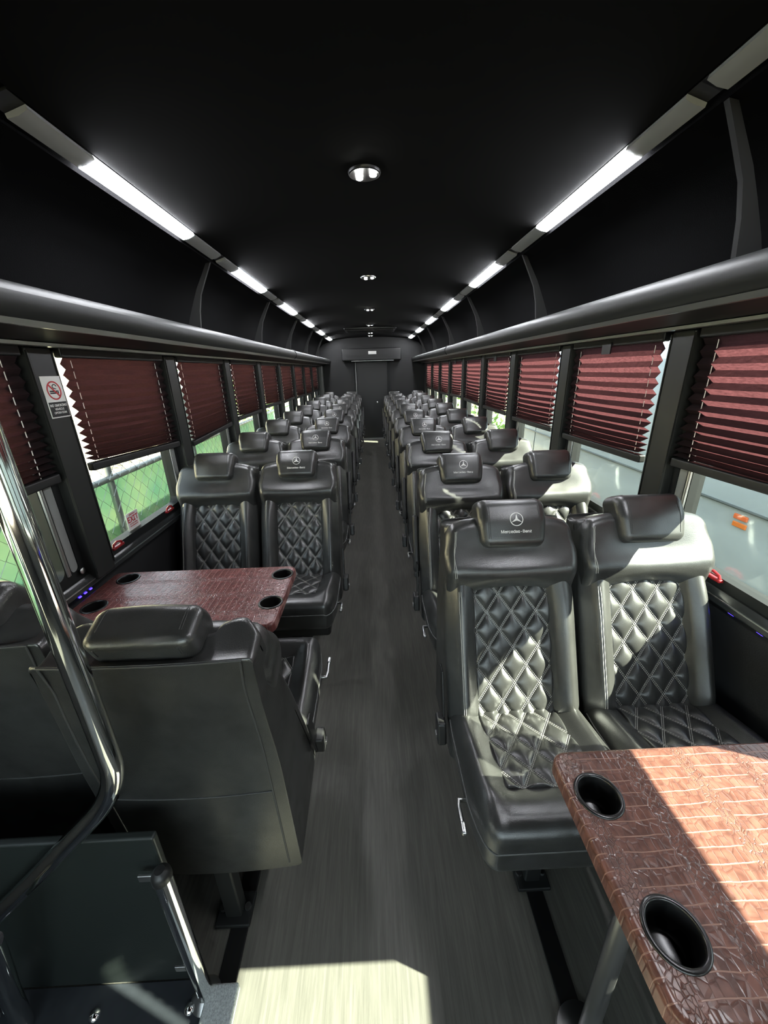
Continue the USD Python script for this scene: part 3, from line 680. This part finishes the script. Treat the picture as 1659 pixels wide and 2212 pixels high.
# ------------------------------------------------------------------ tables
def make_table(name, label, x0, x1, y0, y1, zt, mt, cups, legxy, th=.040):
    t = thing(name, label, 'table')
    def ring(ins, z, r=.032, n=8):
        P = []
        for cx, cy, a0 in ((x1-r, y1-r, 0), (x0+r, y1-r, 90), (x0+r, y0+r, 180), (x1-r, y0+r, 270)):
            for k in range(n+1):
                a = (a0+90*k/n)*PI/180; P.append((cx+(r-ins)*math.cos(a), cy+(r-ins)*math.sin(a), z))
        return np.array(P)
    e = .011; zz = [(e*(1-math.cos(a)), zt-e*(1-math.sin(a))) for a in np.linspace(0, PI/2, 6)]
    rings = [ring(e*.6, zt-th)]+[ring(0, zt-th+.008)]+[ring(i, z) for i, z in zz]
    N = len(rings[0]); V = np.vstack(rings); F = []
    for k in range(len(rings)-1):
        for j in range(N): F.append([k*N+j, k*N+(j+1) % N, (k+1)*N+(j+1) % N, (k+1)*N+j])
    F = tm(V, np.array(F)); faces = list(F.faces)
    c0, c1 = len(V), len(V)+1; V = np.vstack([V, rings[0].mean(0), rings[-1].mean(0)]); L = (len(rings)-1)*N
    faces += [[c0, (j+1) % N, j] for j in range(N)]+[[c1, L+j, L+(j+1) % N] for j in range(N)]
    s = tm(V, np.array(faces)); s.fix_normals()
    man = manifold3d.Manifold(manifold3d.Mesh(s.vertices.astype(np.float32), s.faces.astype(np.uint32)))
    for cx, cy in cups: man = man-manifold3d.Manifold.cylinder(.2, .0365, .0365, 40).translate((cx, cy, zt-.1))
    obj('table_top', man, mt, t, smooth=32)
    for cx, cy in cups:
        c = lathe([(.0005, -.062), (.024, -.062), (.032, -.056), (.0335, -.03), (.0350, -.003), (.0362, .0015), (.0385, .0035), (.0425, .0028), (.0440, .0008), (.0440, -.001)]); c.apply_translation((cx, cy, zt))
        obj('cup_holder', c, 'cup', t, smooth=True)
    lx, ly = legxy
    lg = obj('leg', tube([(lx, ly, .012), (lx, ly, .3), (lx, ly, zt-th+.002)], .019, 20), 'steel', t)
    obj('base_plate', lathe([(.0005, .018), (.03, .018), (.062, .010), (.065, .0)]), 'steel', t) if False else None
    bp = lathe([(.019, .022), (.03, .018), (.060, .010), (.063, .0)]); bp.apply_translation((lx, ly, 0)); obj('base_plate', bp, 'steel', t)
    if True: obj('wall_bracket', bx(x0 if x0 < 0 else x1-.006, (x0+.006) if x0 < 0 else x1, y0+.06, y1-.06, zt-th-.03, zt-th+.004), 'black_frame', t)
    return t
make_table('croc_table', 'reddish brown crocodile-leather table with cup holders by the maroon blinds', -1.115, -.352, 1.07, 1.485, .72, 'croc_y', [(-.397, 1.41), (-.395, 1.205), (-1.03, 1.42), (-1.037, 1.222)], (-.62, 1.42))
make_table('croc_table', 'brown crocodile-leather table half in sunlight, foreground by the red blinds', .352, 1.115, .208, .588, .72, 'croc_x', [(.408, .493), (.412, .300), (1.04, .493), (1.04, .300)], (.445, .405))

# ------------------------------------------------------------------ chrome rails, modesty panel, entry
PX, PY = -.482, .508
pole = thing('grab_rail', 'bent chrome grab rail crossing in front of the rear-facing seats', 'rail')
PX -= .012
pts = [(PX, PY, 2.1), (PX, PY, 1.6), (PX, PY, 1.2), (PX, PY, .90), (PX, PY, .85)]
A, B, C = np.array([PX, PY, .85]), np.array([PX-.006, PY, .775]), np.array([PX-.075, PY, .705])
pts += [tuple((1-t)**2*A+2*t*(1-t)*B+t*t*C) for t in np.linspace(.12, 1, 9)]
pts += [(-.72, PY, .545), (-.9, PY, .365), (-1.1, PY, .16), (-1.14, PY, .12)]
obj('rail_tube', tube(pts, .0185, 24), 'chrome', pole, smooth=True)
obj('ceiling_flange', lathe([(.0185, -.02), (.03, -.016), (.042, -.005), (.042, .012)]), 'chrome', pole)
UsdGeom.Xformable(stage.GetPrimAtPath(str(pole.GetPath())+'/ceiling_flange')).AddTranslateOp().Set(Gf.Vec3d(PX, PY, 2.118))
PX += .012
post = thing('chrome_post', 'short capped chrome post beside the black panel', 'post')
obj('post_tube', cat([tube([(PX, PY+.002, .0), (PX, PY+.002, .3), (PX, PY+.002, .512)], .0185, 24)]), 'chrome', post, smooth=40)
cp = lathe([(.0005, .016), (.010, .015), (.0165, .009), (.0200, .0), (.0200, -.012), (.0185, -.0125)]); cp.apply_translation((PX, PY+.002, .514)); obj('end_cap', cp, 'black_plastic', post)
fg = lathe([(.0185, .02), (.024, .016), (.036, .006), (.038, .0)]); fg.apply_translation((PX, PY+.002, 0)); obj('floor_flange', fg, 'steel', post)
for z in (.485, .115): obj('bracket', rbox(.045, .006, .020, .002, (1, 1, 1), 2, c=(PX-.037, PY+.012, z)), 'steel', post)
mp = obj('modesty_panel', rbox(.63, .018, .575, .006, (2, 1, 2), 3, c=(-.815, .549, .292)), 'panel_black'); tag(mp, 'plain black modesty panel in front of the rear-facing seats', 'panel')
ep = thing('entry_plate', 'dark blue-grey entry floor plate with domed bolts below the black panel', 'floor plate')
obj('plate', rbox(.68, .62, .006, .002, (2, 2, 1), 2, c=(-.82, .230, .001)), 'entry_floor', ep)
for x_, y_ in ((-.751, .488), (-.516, .49), (-1.0, .49), (-.751, .2), (-.516, .2)):
    bb_ = lathe([(.0005, .009), (.007, .0075), (.012, .003), (.013, .0)], 20); bb_.apply_translation((x_, y_, .004)); obj('bolt', bb_, 'chrome', ep, smooth=True)
sn = obj('step_nosing', rbox(.078, .30, .030, .006, (2, 4, 1), 3, c=(-.437, .372, .015)), 'nosing'); tag(sn, 'grey speckled anti-slip step edge at the foot of the chrome post', 'step edge')
lr = obj('stair_rail', tube([(-.910, .476, .0125), (-.855, .455, .20), (-.80, .438, .39), (-.775, .430, .48)], .0185, 20), 'chrome'); tag(lr, 'lower chrome stair rail in the bottom left corner', 'rail')

# ------------------------------------------------------------------ signs
def sign_flat(w, h): return rbox(.002, w, h, .0008, (1, 1, 1), 1)
def print_on(mesh, x, yc, zc, face, scale=1.):
    """Lettering (in xy) laid on a side wall at x: face=+1 reads from the aisle on the -x side."""
    c = mesh.copy(); p = c.vertices*scale; c.vertices = np.c_[x+p[:, 2], yc+p[:, 0], zc+p[:, 1]]; c.fix_normals(); return c
ns = thing('no_smoking_sign', 'white no-smoking sticker on the black upright', 'sign')
sx, sy, sz = -1.1015, 1.508+.052-.0, 1.44
sy = 1.428
obj('sticker', sign_flat(.088, .138).apply_translation((sx, sy, sz)), 'white_print', ns)
ringp = Polygon([(.031*math.cos(a), .031*math.sin(a)) for a in np.linspace(0, 2*PI, 40)[:-1]], [[(.0265*math.cos(a), .0265*math.sin(a)) for a in np.linspace(0, 2*PI, 40)[:-1]]])
slash = Polygon([(-.022, .018), (-.018, .022), (.022, -.018), (.018, -.022)])
cig = unary_union([sbox(-.019, -.005, .006, .000), sbox(-.019, -.011, .006, -.0065), sbox(.008, -.011, .013, 0), sbox(.015, -.011, .019, 0)])
smoke = unary_union([Polygon([(.006+.010*math.cos(a)*r, .013+.008*math.sin(a)*r) for a in np.linspace(0, 1.5*PI, 14) for r in (1,)]+[(.006+.007*math.cos(a), .013+.005*math.sin(a)) for a in np.linspace(1.5*PI, 0, 14)]), sbox(.005, .004, .012, .0065)])
ex = lambda g, d=.0006: cat([trimesh.creation.extrude_polygon(q, d) for q in (g.geoms if hasattr(g, 'geoms') else [g])])
obj('cigarette_print', cat([print_on(ex(cig), sx+.0010, sy, sz+.022, 1), print_on(ex(smoke), sx+.0010, sy, sz+.022, 1)]), 'black_print', ns, smooth=False)
obj('red_ring_print', print_on(ex(unary_union([ringp, slash])), sx+.0017, sy, sz+.022, 1), 'red_print', ns, smooth=False)
obj('black_band', print_on(ex(sbox(-.040, -.065, .040, -.016)), sx+.0010, sy, sz, 1), 'black_print', ns, smooth=False)
def txt(s, h, yc, zc, x, bold=True):
    q = meshkit.text_mesh(s, h, .0005, bold=bold); q.apply_translation((-q.bounds.mean(0)[0], 0, 0)); return print_on(q, x, yc, zc, 1)
obj('lettering', cat([txt('NO SMOKING', .0082, sy, sz-.031, sx+.0017), txt('VEHICLE', .007, sy, sz-.043, sx+.0017), txt('OPERATION', .007, sy, sz-.055, sx+.0017)]), 'white_print', ns, smooth=False)
es = thing('exit_sticker', 'small white EXIT sticker on the glass beside the table', 'sign')
ey, ez, exx = 1.752, .857, -1.1675
obj('sticker', sign_flat(.092, .082).apply_translation((exx, ey, ez)), 'white_print', es)
obj('lettering', cat([txt('EXIT', .026, ey, ez-.004, exx+.0011), txt('EMERGENCY', .0055, ey, ez+.028, exx+.0011), txt('LIFT RED HANDLE', .0052, ey, ez-.016, exx+.0011), txt('PUSH WINDOW OUT', .0048, ey, ez-.026, exx+.0011), ]), 'red_print', es, smooth=False)

# ------------------------------------------------------------------ outside
GZ = -.92
o = obj('ground', bx(-40, 40, -30, 50, GZ-.2, GZ), 'ground'); tag(o, 'sunlit pale lot outside the windows', 'ground', kind='structure')
fx = -2.4
fe = thing('chain_link_fence', 'chain link fence with green privacy screen outside the maroon blinds', 'fence')
for k in range(9): obj('post', tube([(fx-.04, -1.75+k*1.75, GZ), (fx-.04, -1.75+k*1.75, 1.55)], .03, 12), 'fence_steel', fe)
obj('top_rail', tube([(fx-.03, -3, .63), (fx-.03, 12, .63)], .028, 12), 'fence_steel', fe)
obj('green_screen', bx(fx-.085, fx-.080, -3, 12, GZ+.02, .61), 'screen_mesh', fe, label='translucent green privacy screen')
obj('lower_screen', bx(fx-.095, fx-.090, -3, 12, GZ+.02, .17), 'screen_mesh', fe, label='doubled darker strip of green screen')
def links():
    V, F, o_ = [], [], 0
    p, z0, z1 = .076, GZ+.03, 1.5
    nz = int((z1-z0)/p)
    ys = np.arange(-.6, 9.5, p*2)
    base = []
    for s in (1, -1):
        zz = z0+np.arange(nz+1)*p; yy = s*np.where(np.arange(nz+1) % 2 == 0, -.5, .5)*p*.94; xx = s*.002
        base.append(tube(np.c_[np.full(nz+1, xx), yy+(p/2 if s < 0 else -p/2)*1.0, zz], .0024, 3, caps=False))
    return cat([b.copy().apply_translation((fx, y, 0)) for y in ys for b in base])
k_ = obj('wire_mesh', links(), 'fence_steel', fe, smooth=False, label='diamond wire mesh'); tag(k_, kind='stuff')
bd = thing('far_building', 'pale tan building across the lot beyond the green fence', 'building')
obj('wall', bx(-16, -15, -12, 26, GZ, 5.), 'stucco', bd); obj('roof', bx(-16.3, -14.7, -12.3, 26.3, 5., 5.3), 'post_grey', bd)
def bush(label, x, y, r, hgt, n=900):
    t = thing('leafy_shrub', label, 'shrub')
    st_ = cat([tube([(x, y, GZ), (x+random.uniform(-.2, .2)*r, y+random.uniform(-.2, .2)*r, GZ+hgt*.6)], .02, 6) for _ in range(4)]); obj('stem', st_, 'stucco', t)
    rg = np.random.default_rng(int(abs(x*100+y*10))); P = rg.normal(size=(n, 3)); P /= np.linalg.norm(P, axis=1, keepdims=True); P *= rg.uniform(.4, 1, (n, 1))**.5
    P = P*[r, r, hgt*.5]+[x, y, GZ+hgt*.55]; V, F = [], []
    for k, c in enumerate(P):
        a, b = rg.normal(size=3), rg.normal(size=3); a /= np.linalg.norm(a); b -= a*(a @ b); b /= np.linalg.norm(b); s = rg.uniform(.05, .1)
        V += [c-a*s, c+b*s*.4, c+a*s, c-b*s*.4]; F.append([4*k, 4*k+1, 4*k+2, 4*k+3])
    q = obj('leaves', tm(np.array(V), np.array(F)), 'foliage', t, smooth=False); tag(q, kind='stuff')
bush('green leafy shrub beyond the green fence, nearer one', -4.4, 10.4, 1.1, 2.5); bush('green leafy shrub beyond the fence towards the rear', -4.4, 13.4, 1.2, 2.5)
bush('green leafy shrub behind the parked silver van', 3.6, 9.2, 1.3, 2.4); bush('tall green shrub farther behind the parked silver van', 3.3, 12.2, 1.5, 2.6)
# the van parked alongside
vn = thing('parked_van', 'silver panel van parked close outside the red blinds', 'van')
side = [(2.40, -.45), (2.39, .10), (2.40, .58), (2.44, 1.05), (2.52, 1.52), (2.62, 1.64), (2.80, 1.68), (4.0, 1.68), (4.18, 1.60), (4.28, 1.0), (4.36, .3), (4.34, -.45)]
obj('body', extrude_y(side, -3.0, 6.35), 'van_paint', vn, smooth=25)
obj('side_moulding', cat([tube([(2.395, -3.0, .574), (2.395, 6.34, .574)], .010, 8), tube([(2.392, -3, .10), (2.392, 6.34, .10)], .012, 8)]), 'van_trim', vn)
obj('panel_joint', cat([tube([(2.398, y, -.4), (2.388, y, .10), (2.398, y, .56), (2.438, y, 1.05)], .004, 5) for y in (-.6, 1.15, 2.72, 4.4, 5.7)]), 'van_trim', vn)
m1 = rbox(.016, .10, .036, .012, (1, 4, 1), 4, c=(2.395, 2.29, .520)); obj('marker_light', m1, 'amber_dark', vn, label='orange oval marker light')
m1 = rbox(.012, .10, .034, .005, (1, 4, 1), 3, c=(2.395, 2.285, .468)); obj('reflector', m1, 'amber', vn, label='amber rectangular reflector')
obj('tail_light', rbox(.05, .12, .28, .02, (1, 2, 2), 3, c=(2.40, 6.28, .47)), 'tail_red', vn)
for y in (-1.6, 5.0):
    w_ = lathe([(.02, -.1), (.2, -.1), (.33, -.09), (.35, -.05), (.35, .05), (.33, .09), (.2, .1), (.02, .1)]); w_.apply_transform(trimesh.transformations.rotation_matrix(PI/2, (0, 1, 0))); w_.apply_translation((2.52, y, GZ+.35)); obj('wheel', w_, 'tyre', vn)
obj('windshield', bx(-1.06, 1.06, YF-.045, YF-.04, .72, 2.0), 'window_glass'); tag(stage.GetPrimAtPath('/World/windshield'), 'front windshield behind the camera', 'windshield', kind='structure')

ed = thing('door_2', 'glazed entry door beside the driver area', 'door', kind='structure')
obj('frame', extrude_x(rrect(-1.97, -1.30, .03, 1.98, .05).difference(unary_union([rrect(-1.92, -1.65, .10, 1.92, .04), rrect(-1.62, -1.35, .10, 1.92, .04)])), -1.195, -1.165), 'black_frame', ed)
for y in (-1.93, -1.63): obj('pane', bx(-1.182, -1.178, y, y+.29, .09, 1.93), 'window_glass', ed)
